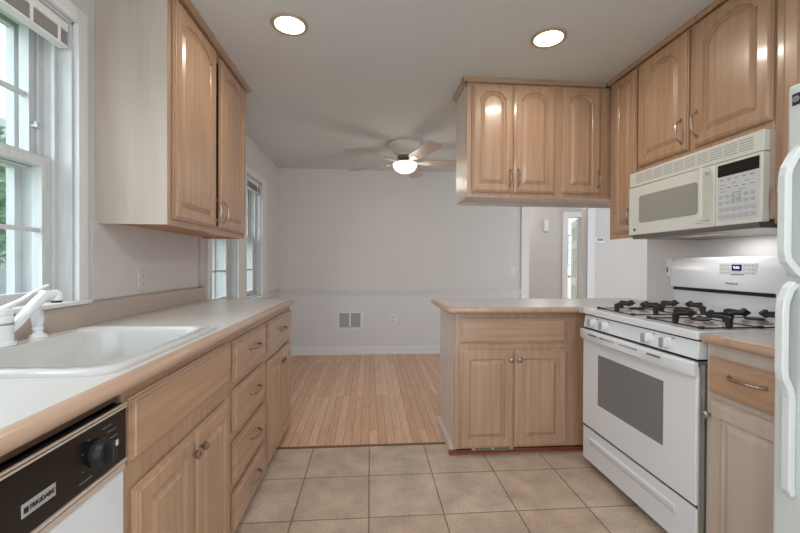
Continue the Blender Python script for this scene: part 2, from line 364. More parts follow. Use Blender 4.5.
# ------------------------------------------------------------------ windows
def window(name, y0, y1, z0, z1, meet, mlow, mup, vm, label, stool=True, casing=.055, right_casing=None, left_casing=None):
    r = bpy.data.objects.new(name, None); COL.objects.link(r); r.location = (XL,y0,z0); r['kind'] = 'structure'; r['label'] = label
    W, H = y1-y0, z1-z0
    def bx(mb, x0, x1, ya, yb, za, zb): return mb.box(x0,x1,ya,yb,za,zb)
    # casing
    rc = casing if right_casing is None else right_casing; lc = casing if left_casing is None else left_casing
    mb = MB(); hc = .06
    bx(mb,0,.02,-lc,0,-.0,H+hc); bx(mb,0,.02,W,W+rc,-.0,H+hc); bx(mb,0,.02,0,W,H,H+hc)
    mb.done('casing', TRIM, r, bevel=.003)
    mb = MB(); bx(mb,-.2,-.0005,.0005,.010,0.001,H-.001); bx(mb,-.2,-.0005,W-.010,W-.0005,0.001,H-.001); bx(mb,-.2,-.0005,0.001,W-.001,H-.012,H-.0005); bx(mb,-.2,-.0005,.001,W-.001,.0005,.012)
    # parting stops
    for a in (-.050,-.105): bx(mb,a-.012,a,.010,.028,.012,H-.012); bx(mb,a-.012,a,W-.028,W-.010,.012,H-.012)
    mb.done('window_frame', WTRIM, r)
    def sash(nm, xc, za, zb, muns, st=.055, bot=.05, top=.038):
        mb = MB(); a, b_ = .016, W-.016
        bx(mb,xc-.018,xc+.018,a,a+st,za,zb); bx(mb,xc-.018,xc+.018,b_-st,b_,za,zb)
        bx(mb,xc-.018,xc+.018,a+st,b_-st,za,za+bot); bx(mb,xc-.018,xc+.018,a+st,b_-st,zb-top,zb)
        for mz in muns: bx(mb,xc-.010,xc+.010,a+st,b_-st,mz-.008,mz+.008)
        for my in vm: bx(mb,xc-.010,xc+.010,my-.008,my+.008,za+bot,zb-top)
        s_ = mb.done(nm, WTRIM, r, bevel=.002)
        B(xc-.002,xc+.002,a+st-.004,b_-st+.004,za+bot-.004,zb-top+.004).done('pane', PANE, s_)
        return s_
    lo = sash('lower_sash', -.080, .012, meet-z0+.018, [mlow-z0])
    up = sash('upper_sash', -.137, meet-z0-.018, H-.012, [mup-z0], st=.04)
    # storm window outside
    mb = MB()
    for a, b_ in ((.004,.040),(W-.040,W-.004)): bx(mb,-.215,-.185,a,b_,0,H)
    bx(mb,-.215,-.185,.04,W-.04,0,.05); bx(mb,-.215,-.185,.04,W-.04,H-.05,H); bx(mb,-.215,-.185,.04,W-.04,meet-z0-.02,meet-z0+.02)
    mb.box(-.235,-.21,W+.0,W+.09,-.05,H+.05); mb.box(-.235,-.21,-.09,0,-.05,H+.05)
    st = mb.done('storm_sash', WTRIM, r)
    return r, W, H
w1, W_, H_ = window('window_1', W1[0], W1[1], W1[2], W1[3], 1.56, 1.300, 1.815, [.36,.74], 'white double-hung window above the sink', left_casing=.055, right_casing=.051)
MB().box(-.120,-.095,W_-.050,W_-.030,.690,.700).box(-.112,-.100,W_-.045,W_-.037,.70,.712).done('sash_lock', WTRIM, w1)
B(-.05,.034,-.05,W_+.055,.006,.022).done('window_sill', TRIM, w1, bevel=.003)
w2, _, _ = window('window_2', *W2, 1.43, 1.11, 1.72, [.285], 'near one of the two dining room windows', right_casing=.11, left_casing=.07)
w3, _, _ = window('window_3', *W3, 1.43, 1.11, 1.72, [.265], 'far one of the two dining room windows', left_casing=.109, right_casing=.16)
for q in (w2,w3): B(-.05,.03,-.05,.59 if q is w2 else .60,-.03,-.0005).done('window_sill', TRIM, q, bevel=.003)
w4 = struct(bpy.data.objects.new('window_4', None), 'far room window seen through hall door'); COL.objects.link(w4); w4.location = (wx[0],YF,wx[2])
mb = MB(); WW, HH = wx[1]-wx[0], wx[3]-wx[2]
for a in (0,.1567,.315): mb.box(a,a+.015,.02,.05,0,HH)
for a in (0,.18,.365,.55,HH-.015): mb.box(0,WW,.02,.05,a,a+.015)
mb.done('muntin_grid', mat('dark_muntin', srgb(70,72,76), .5), w4)
B(.005,WW-.005,.032,.036,.005,HH-.005).done('pane', PANE, w4)

def blind(loc, W, H, nlad, label, n=7):
    t = thing('window_blind', label, 'blind', loc)
    B(-.030,.0,0,W,-.035,0).done('head_rail', TRIM, t, bevel=.002)
    mb = MB()
    for i in range(n):
        z = -.040 - i*(H-.055)/n
        mb.prism([(-.046,z),(-.022,z+.004),(.002,z),(-.022,z+.006)], 'y', .005, W-.005) if False else mb.box(-.030,.0,.006,W-.006,z-.0025,z)
    s_ = mb.done('raised_slats', SLAT, t)
    B(-.032,.002,.004,W-.004,-H,-H+.012).done('bottom_rail', TRIM, t, bevel=.003)
    for y in nlad: B(.001,.004,y-.006,y+.006,-H+.002,-.034).done('ladder_tape', TRIM, t)
    return t
blind((XL-.008,W1[0]+.015,W1[3]-.014), W1[1]-W1[0]-.03, .10, (.15,.6,.88,1.0), 'raised grey-slatted blind at top of the kitchen window above sink', 8)
blind((XL-.008,W3[0]+.012,W3[3]-.014), W3[1]-W3[0]-.024, .11, (.1,.42), 'raised white blind at the top of the dining window nearest the back wall', 8)

# ------------------------------------------------------------------ outside
S_(B(-30,XL-.25,-12,30,-.6,-.5), 'ground', GRASS)
nb = thing('neighbouring_house', 'white clapboard house next door, beyond the windows', 'house', (-7.6,9.6,-.5))
mb = MB()
for i in range(30): mb.prism([(-.02,i*.13),(.035,i*.13),(.0,i*.13+.128),(-.02,i*.13+.128)], 'y', -4.5, 3.5) if False else mb.box(-.2,.0+.02*(i%2),-4.5,3.0,i*.13,i*.13+.13)
mb.done('clapboard_wall', SIDING, nb)
MB().prism([(-3,3.9),(.5,3.9),(-1.4,5.2)], 'y', -4.8, 3.3).done('roof', mat('roof_grey', srgb(150,148,148), .8), nb)
def tree(loc, h, r, label, n):
    t = thing('tree', label, 'tree', loc, 0, None)
    MB().tube([(0,0,0),(.05,.03,h*.3),(0,.08,h*.6),(.05,0,h*.85)], [.14,.11,.08,.03], 8).done('trunk', BARK, t, smooth=True)
    mb = MB(); rnd = random.Random(int(abs(loc[1]*10)))
    for i in range(n):
        a = rnd.uniform(0,2*PI); q = rnd.uniform(-1,1); rr = r*rnd.uniform(.35,1)**.5
        c = Vector((math.cos(a)*math.sqrt(1-q*q)*rr, math.sin(a)*math.sqrt(1-q*q)*rr, h*.62+q*rr*1.25))
        u = Vector((rnd.gauss(0,1),rnd.gauss(0,1),rnd.gauss(0,1))).normalized()*.07; v = u.orthogonal().normalized()*.035; 
        vs = [mb.b.verts.new(c+p) for p in (-u,v,u,-v)]; mb.b.faces.new(vs)
    f = mb.done('foliage', LEAF, t); 
    return t
tree((-4.6,9.3,-.5), 4.6, 1.7, 'leafy green tree outside the dining room windows', 5200)
tree((-5.7,5.5,-.5), 4.2, 1.0, 'leafy tree further off, outside the kitchen window', 4200)

# ------------------------------------------------------------------ left base run  (local x = world Y, outward -y = world +X)
FX = -.578; LR = PI/2; D = abs(XL-FX)-.002
def left(name, label, cat, y0, group=None): return thing(name, label, cat, (FX,y0,0), LR, group)
ZF0, ZF1 = .035, .884
y0, y1 = .945, 1.632
t = left('sink_base_cabinet', 'maple base cabinet under the sink with false drawer panel and two knobbed doors', 'cabinet', y0)
w_ = y1-y0
B(.0,w_,.02,D,ZF0,.66).done('carcass', PALE, t); B(0,w_,.05,D-.03,0,ZF0).done('toe_board', TOE, t)
B(0,w_,0,.019,ZF0,ZF1).done('face_frame', MAPLE, t)
panel_door('drawer_front', .012, .668, .700, .858, t, MAPLE_H, raised=False)
d = panel_door('door', .030, .340, ZF0+.01, .632, t, MAPLE); knob(d, .315, .575)
d = panel_door('door', .346, .660, ZF0+.01, .632, t, MAPLE); knob(d, .371, .575)
y0, y1 = 1.634, 2.165
t = left('drawer_base_cabinet', 'maple base cabinet with a stack of four drawers', 'cabinet', y0); w_ = y1-y0
B(.0,w_,.02,D,ZF0,ZF1).done('carcass', PALE, t); B(0,w_,.05,D-.03,0,ZF0).done('toe_board', TOE, t)
B(0,w_,0,.019,ZF0,ZF1).done('face_frame', MAPLE, t)
for za, zb in ((.680,.852),(.465,.645),(.250,.425),(ZF0+.008,.210)):
    d = panel_door('drawer', .022, .505, za, zb, t, MAPLE_H, raised=False); bow_pull(d, .29, (za+zb)/2+.01, .13)
y0, y1 = 2.167, 2.83
t = left('end_base_cabinet', 'maple base cabinet at the far end with one drawer over two narrow doors', 'cabinet', y0); w_ = y1-y0
B(.0,w_,.02,D,ZF0,ZF1).done('carcass', PALE, t); B(0,w_,.05,D-.03,0,ZF0).done('toe_board', TOE, t)
B(0,w_,0,.019,ZF0,ZF1).done('face_frame', MAPLE, t)
d = panel_door('drawer', .030, .648, .672, .850, t, MAPLE_H, raised=False); bow_pull(d, .36, .76, .13)
d = panel_door('door', .030, .336, ZF0+.012, .625, t, MAPLE); knob(d, .312, .56)
d = panel_door('door', .342, .648, ZF0+.012, .625, t, MAPLE); knob(d, .366, .56)

# dishwasher
y0, y1 = .34, .943
t = left('dishwasher', 'white dishwasher with black control panel, dial knob and badge', 'dishwasher', y0); w_ = y1-y0
B(.004,w_-.004,.03,D-.05,.10,.872).done('tub_body', DARK, t)
B(.004,w_-.004,.004,.03,.860,.883).done('gap_shade_strip', mat('gap_shade_brown', srgb(92,66,52), .5), t)  # gap under the nosing, its shade painted as a brown strip
B(.006,w_-.006,-.012,.03,.10,.700).done('door', WHITE, t, bevel=.004)
pn = B(.004,w_-.006,-.016,.03,.728,.856).done('control_panel', BLACK, t, bevel=.002)
mb = MB(); mb.box(.004,w_-.006,-.019,-.015,.846,.850); mb.box(.004,w_-.006,-.019,-.015,.853,.857); mb.box(.004,w_-.006,-.019,-.012,.722,.728); mb.box(.004,w_-.006,-.014,-.008,.703,.716)
mb.done('metal_strip', mat('strip_beige', srgb(214,198,184), .3, metal=.3), t)
B(.02,w_-.02,.05,.09,0,.10).done('kick_plate', BLK, t)
kx = .845-.34
k = MB().lathe([(.029,-.016),(.029,-.022),(.025,-.024),(.022,-.034),(.018,-.036)], (kx,0,.785), 'y', 24).done('dial_knob', BLK, t, smooth=True)
B(kx-.006,kx+.006,-.052,-.034,.762,.808).done('knob_grip', BLK, k, bevel=.003)
B(kx-.0015,kx+.006,-.0525,-.052,.797,.809).done('knob_pointer', LGREY, k)
bd = B(.327,.395,-.018,-.016,.762,.785).done('badge', BADGE, t, bevel=.001)
text('FRIGIDAIRE', .0115, BLK, bd, (.366,-.0185,.7735), FACE, sx=.85); B(.330,.338,-.019,-.018,.769,.778).done('badge_mark', BLK, bd)
for a, z, l in ((.012,.826,.030),(.030,.812,.026),(.036,.796,.024),(.040,.778,.016),(-.052,.745,.034),(-.03,.822,.004),(-.045,.80,.003),(-.045,.765,.003)):
    B(kx+a,kx+a+l,-.0168,-.0155,z,z+.0014).done('dial_marking', GREYM, pn)

# worktop, nosing, backsplash (left)
ZT = .920
HY0, HY1, HX0, HX1 = .955, 1.555, -1.075, -.615         # sink cut-out
cy0, cy1 = .33, 2.835; cxf = -.572
t = thing('worktop', 'long pale laminate worktop on the left, with wood nosing, sink set into it', 'worktop', (XL,cy0,.886))
mb = MB(); zc0, zc1 = .8845-.886, ZT-.886; X = lambda v: v-XL; Y = lambda v: v-cy0
bx0, bx1 = X(XL+.001), X(cxf)
mb.box(bx0,bx1,0,Y(HY0),zc0,zc1); mb.box(bx0,bx1,Y(HY1),Y(cy1-.02),zc0,zc1); mb.box(bx0,X(HX0),Y(HY0),Y(HY1),zc0,zc1); mb.box(X(HX1),bx1,Y(HY0),Y(HY1),zc0,zc1)
mb.done('laminate_top', TOP, t)
def bull(r_, x0):   # half-round nose profile in (x,z)
    pr = [(x0, zc0)]
    hh = (zc1-zc0)/2
    for i in range(13):
        a = -PI/2 + PI*i/12; pr.append((x0+.012+hh*.9*math.cos(a), (zc0+zc1)/2+hh*math.sin(a)))
    pr.append((x0, zc1)); return pr
mb = MB(); mb.prism(bull(0, bx1), 'y', 0, Y(cy1))
mb.prism([(X(XL+.001),zc0),(bx1+.0,zc0),(bx1+.0,zc1),(X(XL+.001),zc1)], 'y', Y(cy1-.02), Y(cy1))
mb.done('wood_nosing', NOSE, t, smooth=True)
mb = MB(); mb.box(X(XL+.001),X(XL+.022),0,Y(2.80),zc1,X(XL)+1.010-.886)
mb.done('backsplash', SPLASH, t, bevel=.003)

# sink
def rr(x0, x1, y0_, y1_, r, z, n=7):
    pts = []
    R = r if isinstance(r, (list,tuple)) else [r]*4
    for (cx, cy_, a0), q in zip(((x1,y1_,0),(x0,y1_,1),(x0,y0_,2),(x1,y0_,3)), R):
        sx_ = -1 if cx == x1 else 1; sy_ = -1 if cy_ == y1_ else 1
        for i in range(n+1):
            a = (a0 + i/n)*PI/2
            pts.append((cx+sx_*q+q*math.cos(a), cy_+sy_*q+q*math.sin(a), z))
    return pts
t = thing('sink', 'white drop-in single-bowl kitchen sink set in the left worktop', 'sink', (-.85,1.26,ZT))
def q(x): return x+.85
def p_(y): return y-1.26
LO = [rr(q(-1.108),q(-.592),p_(.925),p_(1.59),[.05,.05,.05,.06],.0003),
      rr(q(-1.108),q(-.592),p_(.925),p_(1.59),[.05,.05,.05,.06],.008),
      rr(q(-1.102),q(-.598),p_(.931),p_(1.584),[.048,.048,.048,.06],.013),
      rr(q(-1.095),q(-.606),p_(.939),p_(1.576),[.046,.046,.046,.06],.014),
      rr(q(-1.038),q(-.634),p_(.972),p_(1.548),[.06,.10,.10,.10],.0125),
      rr(q(-1.034),q(-.639),p_(.977),p_(1.543),[.06,.10,.10,.10],.008),
      rr(q(-1.030),q(-.643),p_(.981),p_(1.539),[.06,.10,.10,.10],-.012),
      rr(q(-1.018),q(-.655),p_(.993),p_(1.527),[.07,.10,.10,.10],-.13),
      rr(q(-.985),q(-.688),p_(1.03),p_(1.49),[.06,.08,.08,.08],-.165),
      rr(q(-.86),q(-.80),p_(1.22),p_(1.28),[.02]*4,-.170)]
MB().loops(LO).done('basin', PORC, t, smooth=True)
MB().lathe([(.040,0),(.040,.003),(.034,.005),(.03,.001)], (q(-.83),p_(1.25),-.170), 'z').done('drain', STEEL, t, smooth=True)
# faucet
FXc, FYc = -1.078, 1.215
t = thing('faucet', 'white single-lever kitchen faucet on the sink deck', 'faucet', (FXc,FYc,ZT+.0135))
MB().lathe([(.036,0),(.036,.008),(.030,.012),(.029,.058),(.027,.060),(.027,.066),(.029,.068),(.029,.084),(.026,.088),(.028,.091),(.026,.104),(.016,.110),(.004,.112)], n=28).done('body', FAUC, t, smooth=True)
MB().lathe([(.0278,.061),(.0278,.065)], n=28).done('dark_band', GREYM, t)
def slab(pts, w0, name, m, par, hh):
    R = []
    for (x, y, z), wd, h in zip(pts, w0, hh):
        d_ = Vector((.29,.95,0)).normalized(); s_ = Vector((-d_.y,d_.x,0))
        c = Vector((x,y,z)); R.append([tuple(c+s_*wd*a+Vector((0,0,h*b))) for a, b in ((-1,-.5),(-.7,-1),(.7,-1),(1,-.5),(1,.5),(.7,1),(-.7,1),(-1,.5))])
    return MB().loops(R, cap0=True).done(name, m, par, smooth=True)
u = Vector((.29,.95,0)).normalized()
slab([(u.x*.012,u.y*.012,.030),(u.x*.045,u.y*.045,.065),(u.x*.085,u.y*.085,.108),(u.x*.115,u.y*.115,.138),(u.x*.150,u.y*.150,.143)], [.016,.017,.016,.016,.014], 'spout', FAUC, t, [.010,.016,.017,.016,.012])
MB().lathe([(.014,-.018),(.0165,-.016),(.0165,.008),(.012,.014)], (u.x*.152,u.y*.152,.136), 'z', 16).done('spray_tip', FAUC, t, smooth=True)
MB().lathe([(.0145,-.024),(.0145,-.0175)], (u.x*.152,u.y*.152,.136), 'z', 16).done('aerator', BLK, t)
slab([(u.x*.0,u.y*.0,.104),(u.x*.05,u.y*.05,.128),(u.x*.095,u.y*.095,.158),(u.x*.125,u.y*.125,.170)], [.014,.010,.008,.007], 'lever', FAUC, t, [.008,.005,.004,.004])
t = thing('side_sprayer', 'white side sprayer on sink deck right of the faucet', 'sprayer', (-1.080,1.345,ZT+.0135))
MB().lathe([(.026,0),(.025,.006),(.014,.014),(.013,.024),(.0155,.026),(.0155,.030),(.013,.034),(.0165,.050),(.0175,.070),(.015,.085),(.010,.098),(.008,.101)], n=20).done('body', FAUC, t, smooth=True)

def outlet(loc, rz, label, duplex=True, PM=None):
    PM = PM or TRIM
    t = thing('wall_outlet' if duplex else 'light_switch', label, 'outlet' if duplex else 'switch', loc, rz)
    B(-.036,.036,-.006,0,-.055,.055).done('cover_plate', PM, t, bevel=.003)
    if duplex:
        for z in (-.022,.022):
            s_ = B(-.016,.016,-.0085,-.006,z-.015,z+.015).done('socket', WALL, t, bevel=.002)
            MB().box(-.008,-.005,-.009,-.0085,z-.002,z+.008).box(.005,.008,-.009,-.0085,z-.002,z+.008).box(-.002,.002,-.009,-.0085,z-.010,z-.006).done('slots', BLK, s_)
    else: B(-.005,.005,-.016,-.006,-.012,.012).done('toggle', TRIM, t, bevel=.001)
    return t
outlet((XL+.010,2.064,1.088), LR, 'duplex outlet on the wall above the left worktop', PM=WALLC)

# ------------------------------------------------------------------ left upper cabinet
UX = -.876; UZ0, UZ1 = 1.345, 2.368
y0, y1 = 1.752, 2.775; w_ = y1-y0; dd = abs(XL-UX)-.001
t = thing('wall_cabinet', 'two-door maple wall cabinet with pale side hung above the left worktop', 'cabinet', (UX,y0,UZ0), LR)
h = UZ1-UZ0
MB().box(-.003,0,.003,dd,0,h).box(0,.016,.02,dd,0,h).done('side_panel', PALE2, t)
mb = MB(); mb.box(w_-.016,w_,.02,dd,0,h); mb.box(.016,w_-.016,dd-.008,dd,.03,h); mb.box(.016,w_-.016,.02,dd-.008,h-.016,h); mb.done('carcass', UNDER, t)
B(.016,w_-.016,.02,dd-.008,.012,.03).done('bottom_panel', UNDER, t)
MB().box(0,.042,0,.02,0,h).box(w_-.042,w_,0,.02,0,h).box(.042,w_-.042,0,.02,0,.045).box(.042,w_-.042,0,.02,h-.045,h).done('face_frame', MAPLE, t)
d = panel_door('door', .030, .488, .028, h-.008, t, MAPLE, arch=.05); pull(d, .460, .125)
d = panel_door('door', .548, .995, .028, h-.008, t, MAPLE, arch=.05); pull(d, .575, .125)
MB().prism([(-.046,h+.018),(-.046,h+.012),(-.026,h+.002),(.02,h+.002),(.02,h+.018)], 'x', -.004, w_+.014).done('crown_moulding', MAPLE_H, t)

# ------------------------------------------------------------------ peninsula
PF = 2.310     # face frame front
PX0, PX1 = .519, 1.335
t = thing('peninsula_cabinet', 'maple peninsula base cabinet with wide drawer panel and two knobbed doors', 'cabinet', (PX0,PF,0))
w_ = PX1-PX0; dp = 2.815-PF
B(0,w_,0,.019,.05,.884).done('face_frame', MAPLE, t)
B(.0,w_,.0195,dp,.05,.884).done('carcass', PALE, t)
B(-.022,0.02,.045,dp,0,.05).done('end_base', PALE, t)
B(.02,w_,.05,dp,0,.05).done('toe_board', TOE, t)
MB().box(-.028,w_+.02,.018,.05,0,.014).box(-.028,w_+.02,.030,.05,.014,.026).done('shoe_moulding', TOE, t)
panel_door('drawer_front', .030, .694, .698, .845, t, MAPLE_H, raised=False)
d = panel_door('door', .027, .362, .058, .655, t, MAPLE); knob(d, .338, .598)
d = panel_door('door', .368, .702, .058, .655, t, MAPLE); knob(d, .392, .598)
MB().box(.115,.375,.024,.052,.026,.048).done('toe_vent', mat('vent_white', srgb(196,190,185), .4), t)
for g in (0,12):
    mb = MB()
    for i in range(g, g+10): mb.box(.135+i*.0102,.135+i*.0102+.006,.022,.025,.029,.045)
    mb.done('toe_vent_slots', BLK, t)
# corner filler behind the stove side
t = thing('corner_cabinet', 'blind corner base cabinet between peninsula and stove', 'cabinet', (PX1+.022,2.245,0))
B(0,XR-PX1-.025,.0,.495,.0,.884).done('carcass', MAPLE, t)
t = thing('peninsula_worktop', 'pale laminate peninsula worktop with rounded maple nosing', 'worktop', (0,0,0))
PY0, PY1, PXL = 2.262, 2.825, .475
mb = MB(); mb.box(PXL,XR-.001,PY0,PY1-.02,.8845,ZT); mb.box(1.30,XR-.001,2.192,PY0,.8845,ZT); mb.done('laminate_top', TOP, t)
hh = (ZT-.8845)/2; zc = (ZT+.8845)/2
mb = MB()
ring = []
# nosing runs along front and left edge with a mitred rounded corner
def prof_pts(): return [(0,-hh)] + [(.008+hh*.9*math.cos(-PI/2+PI*i/12), hh*math.sin(-PI/2+PI*i/12)) for i in range(13)] + [(0,hh)]
pp = prof_pts()
def sec(c, n_): return [(c[0]+n_[0]*a, c[1]+n_[1]*a, zc+b_) for a, b_ in pp]
secs = [sec((1.262,PY0),(0,-1))]
secs.append(sec((PXL+.02,PY0),(0,-1)))
for i in range(1,6):
    a = PI/2*i/6; secs.append(sec((PXL+.02-.02*math.sin(a), PY0+.02-.02*math.cos(a)), (-math.sin(a),-math.cos(a))))
secs.append(sec((PXL,PY0+.02),(-1,0))); secs.append(sec((PXL,PY1),(-1,0)))
mb.loops(secs, cap0=True); mb.done('wood_nosing', NOSE, t, smooth=True)
B(PXL,XR-.001,PY1-.02,PY1,.8845,ZT).done('rear_nosing', NOSE, t)
mb = MB().box(PXL,PXL+.024,PY0,PY0+.024,.8847,ZT-.0003); mb.done('corner_infill', TOP, t)

# ------------------------------------------------------------------ hanging cabinet over the peninsula
HX_0, HX_1, HY_0, HY_1, HZ0, HZ1 = .627, XR-.002, 2.485, 2.790, 1.618, 2.362
t = thing('hanging_cabinet', 'three-door maple cabinet hung from the ceiling over the peninsula', 'cabinet', (HX_0,HY_0,HZ0))
w_, dp, h = HX_1-HX_0, HY_1-HY_0, HZ1-HZ0
B(0,.016,.02,dp,0,h).done('side_panel', PALE, t)
B(.016,w_,.02,dp,.012,h).done('carcass', PALE, t)
B(0,w_,0,.0195,0,h).done('face_frame', MAPLE, t)
B(-.006,w_,dp-.014,dp+.004,-.012,.012).done('light_rail', PALE, t)
for a, b_, px in ((.033,.306,.281),(.313,.590,.338),(.640,.903,.880)):
    d = panel_door('door', a, b_, .030, h-.008, t, MAPLE, arch=.045, stile=.048); pull(d, px, .125, L=.10)
MB().prism([(-.030,h+.0255),(-.030,h+.018),(-.014,h+.001),(.02,h+.001),(.02,h+.0255)], 'x', -.028, RX-HX_0-.034).prism([(-.028,h+.0255),(-.028,h+.018),(-.012,h+.001),(.0,h+.001),(.0,h+.0255)], 'y', -.026, dp+.01).done('crown_moulding', MAPLE_H, t)

# ------------------------------------------------------------------ right upper cabinets (local x = -Y, outward = -X)
RR = -PI/2; RD = XR-RX-.001
def right(name, label, cat, ytop, z=0, x=RX, group=None): return thing(name, label, cat, (x,ytop,z), RR, group)
# narrow tall wall cabinet next to the hanging cabinet
ya, yb, z0, z1 = 2.462, 2.190, 1.345, 2.366; w_ = ya-yb; h = z1-z0
t = right('wall_cabinet', 'narrow tall maple wall cabinet in the corner between hanging cabinet and microwave', 'cabinet', ya, z0)
B(0,w_,.02,RD,.012,h).done('carcass', UNDER, t)
B(0,w_,0,.0195,0,h).done('face_frame', MAPLE, t)
d = panel_door('door', w_-.225, w_-.008, .035, h-.008, t, MAPLE, stile=.045); pull(d, w_-.035, .125)
# cabinet above the microwave
ya, yb, z0 = 2.189, 1.412, 1.722; w_ = ya-yb; h = z1-z0
t = right('wall_cabinet', 'two-door arched maple wall cabinet directly above the microwave', 'cabinet', ya, z0)
B(0,w_,.02,RD,0,h).done('carcass', UNDER, t)
B(0,w_,0,.0195,0,h).done('face_frame', MAPLE, t)
d = panel_door('door', .008, .368, .035, h-.008, t, MAPLE, arch=.06); pull(d, .338, .135)
d = panel_door('door', .405, .775, .035, h-.008, t, MAPLE, arch=.06); pull(d, .433, .140)
# cabinet beside the fridge
ya, yb, z0 = 1.410, 1.065, 1.345; w_ = ya-yb; h = z1-z0
t = right('wall_cabinet', 'single-door maple wall cabinet at right, partly behind the refrigerator', 'cabinet', ya, z0)
B(0,w_,.02,RD,.012,h).done('carcass', UNDER, t)
B(0,w_,0,.0195,0,h).done('face_frame', MAPLE, t)
d = panel_door('door', .035, w_-.02, .035, h-.008, t, MAPLE, arch=.05); pull(d, .06, .125)
t = thing('crown_moulding', 'thin maple crown moulding along the top of the right wall cabinets', 'moulding', (RX,2.461,2.3665))
MB().prism([(-.032,.021),(-.032,.015),(-.018,.001),(.02,.001),(.02,.021)], 'y', -1.40, -.0).done('moulding_strip', MAPLE, t)

# ------------------------------------------------------------------ microwave
MZ0, MZ1, MX = 1.352, 1.719, 1.545
ya, yb = 2.196, 1.408; w_ = ya-yb
t = thing('microwave', 'almond over-the-range microwave with keypad, under the wall cabinet', 'microwave', (MX,ya,MZ0), RR)
md = XR-MX-.001; H = MZ1-MZ0
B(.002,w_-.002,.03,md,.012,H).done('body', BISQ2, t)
B(0,w_,0,.03,H-.085,H-.001).done('vent_panel', BISQ, t, bevel=.004)
mb = MB()
for r_ in range(5):
    z = H-.022-r_*.011
    for i in range(10): mb.box(.055+i*.070,.055+i*.070+.062,-.0008,.002,z,z+.0045)
mb.done('vent_slots', VENTG, t)
dr = B(0,.575,-.004,.03,.0,H-.088).done('door', BISQ, t, bevel=.005)
LW = rr(.092,.487,.068,.220,.016,0,5)
MB().loops([[(a,-.0045,b_) for a,b_,_ in LW],[(a,-.0070,b_) for a,b_,_ in LW]], cap0=True).done('door_window', GLASSM, dr)
MB().prism([(.530,.030),(.552,.030),(.552,.270),(.530,.270)], 'y', -.045, -.032).prism([(.530,.030),(.552,.030),(.552,.052),(.530,.052)], 'y', -.034, -.003).prism([(.530,.248),(.552,.248),(.552,.270),(.530,.270)], 'y', -.034, -.003).done('handle', BISQ, dr, bevel=.005)
text('GE', .012, GREYM, dr, (.052,-.0048,.030), FACE, 'emblem')
MB().lathe([(.009,-.0045),(.009,-.0052),(.0075,-.0052),(.0075,-.0045)], (.052,0,.030), 'y', 20).done('emblem_ring', GREYM, dr)
B(.478,.515,-.0045,-.004,.022,.024).done('door_lettering', GREYM, dr)
pn = B(.579,w_,-.004,.03,.0,H-.088).done('control_panel', BISQ, t, bevel=.004)
B(.592,w_-.012,-.006,-.0035,.214,.266).done('display', BLACK, pn, bevel=.001)
B(.592,w_-.012,-.0050,-.0035,.018,.210).done('keypad', LGREY, pn)
mb = MB(); rnd = random.Random(3); px0 = .600
for (z, n_, ww, hh_) in ((.196,5,.014,.004),(.176,3,.020,.002),(.160,5,.016,.003),(.146,2,.03,.002)):
    for i in range(n_):
        a = px0 + i*(.170/n_) + .004; mb.box(a,a+ww,-.0055,-.0050,z,z+hh_)
def keybox(a, z, ww, hh_):
    mb.box(a,a+ww,-.0055,-.005,z,z+.0012); mb.box(a,a+ww,-.0055,-.005,z+hh_,z+hh_+.0012); mb.box(a,a+.0012,-.0055,-.005,z,z+hh_); mb.box(a+ww-.0012,a+ww,-.0055,-.005,z,z+hh_+.0012); mb.box(a+ww*.3,a+ww*.7,-.0055,-.005,z+hh_*.4,z+hh_*.6)
for r_, z in enumerate((.118,.092,.060,.030)):
    for i in range(6):
        a = px0+i*.0285; keybox(a, z, .020 if r_ > 1 else .016, .014 if r_ > 1 else .010)
mb.done('keypad_marks', GREYM, pn)
text('1 2 3 4 5', .011, GREYM, pn, (.682,-.0056,.136), FACE, 'keypad_digits'); text('6 7 8 9 0', .011, GREYM, pn, (.682,-.0056,.108), FACE, 'keypad_digits')
bt = MB().prism([(.012,-.022),(md-.02,-.022),(md-.02,.012),(.0,.012),(.0,.0)], 'x', .02, w_-.02).done('underside', mat('microwave_bottom_grey', srgb(130,124,118), .35, metal=.5), t)
B(.25,.47,.10,.17,-.0245,-.022).done('underside_lamp_cover', mat('lamp_cover', srgb(240,225,200), .3), bt)

# ------------------------------------------------------------------ stove
SX = 1.258; ya, yb = 2.182, 1.384; w_ = ya-yb
t = thing('gas_range', 'white freestanding gas range with grey oven window', 'stove', (SX,ya,0), RR)
SD = XR-SX-.05
B(.004,w_-.004,.045,SD,.045,.888).done('body', WHITE, t)
for a in (.05,w_-.05):
    for b_ in (.09,SD-.05): MB().lathe([(.018,0),(.018,.045)], (a,b_,0), 'z', 12).done('levelling_foot', BLK, t)
# storage drawer
dw = B(.002,w_-.002,.0,.044,.048,.236).done('storage_drawer', WHITE, t, bevel=.005)
MB().prism([(-.001,.150),(-.010,.172),(-.013,.190),(-.004,.196),(-.0,.196)], 'x', .08, w_-.10).done('drawer_grip_ridge', WHITE, dw, bevel=.002)
# oven door
dr = B(.002,w_-.002,-.004,.044,.248,.786).done('oven_door', WHITE, t, bevel=.006)
B(.155,w_-.170,-.0055,-.003,.405,.682).done('oven_window', GLASSG, dr, bevel=.001)
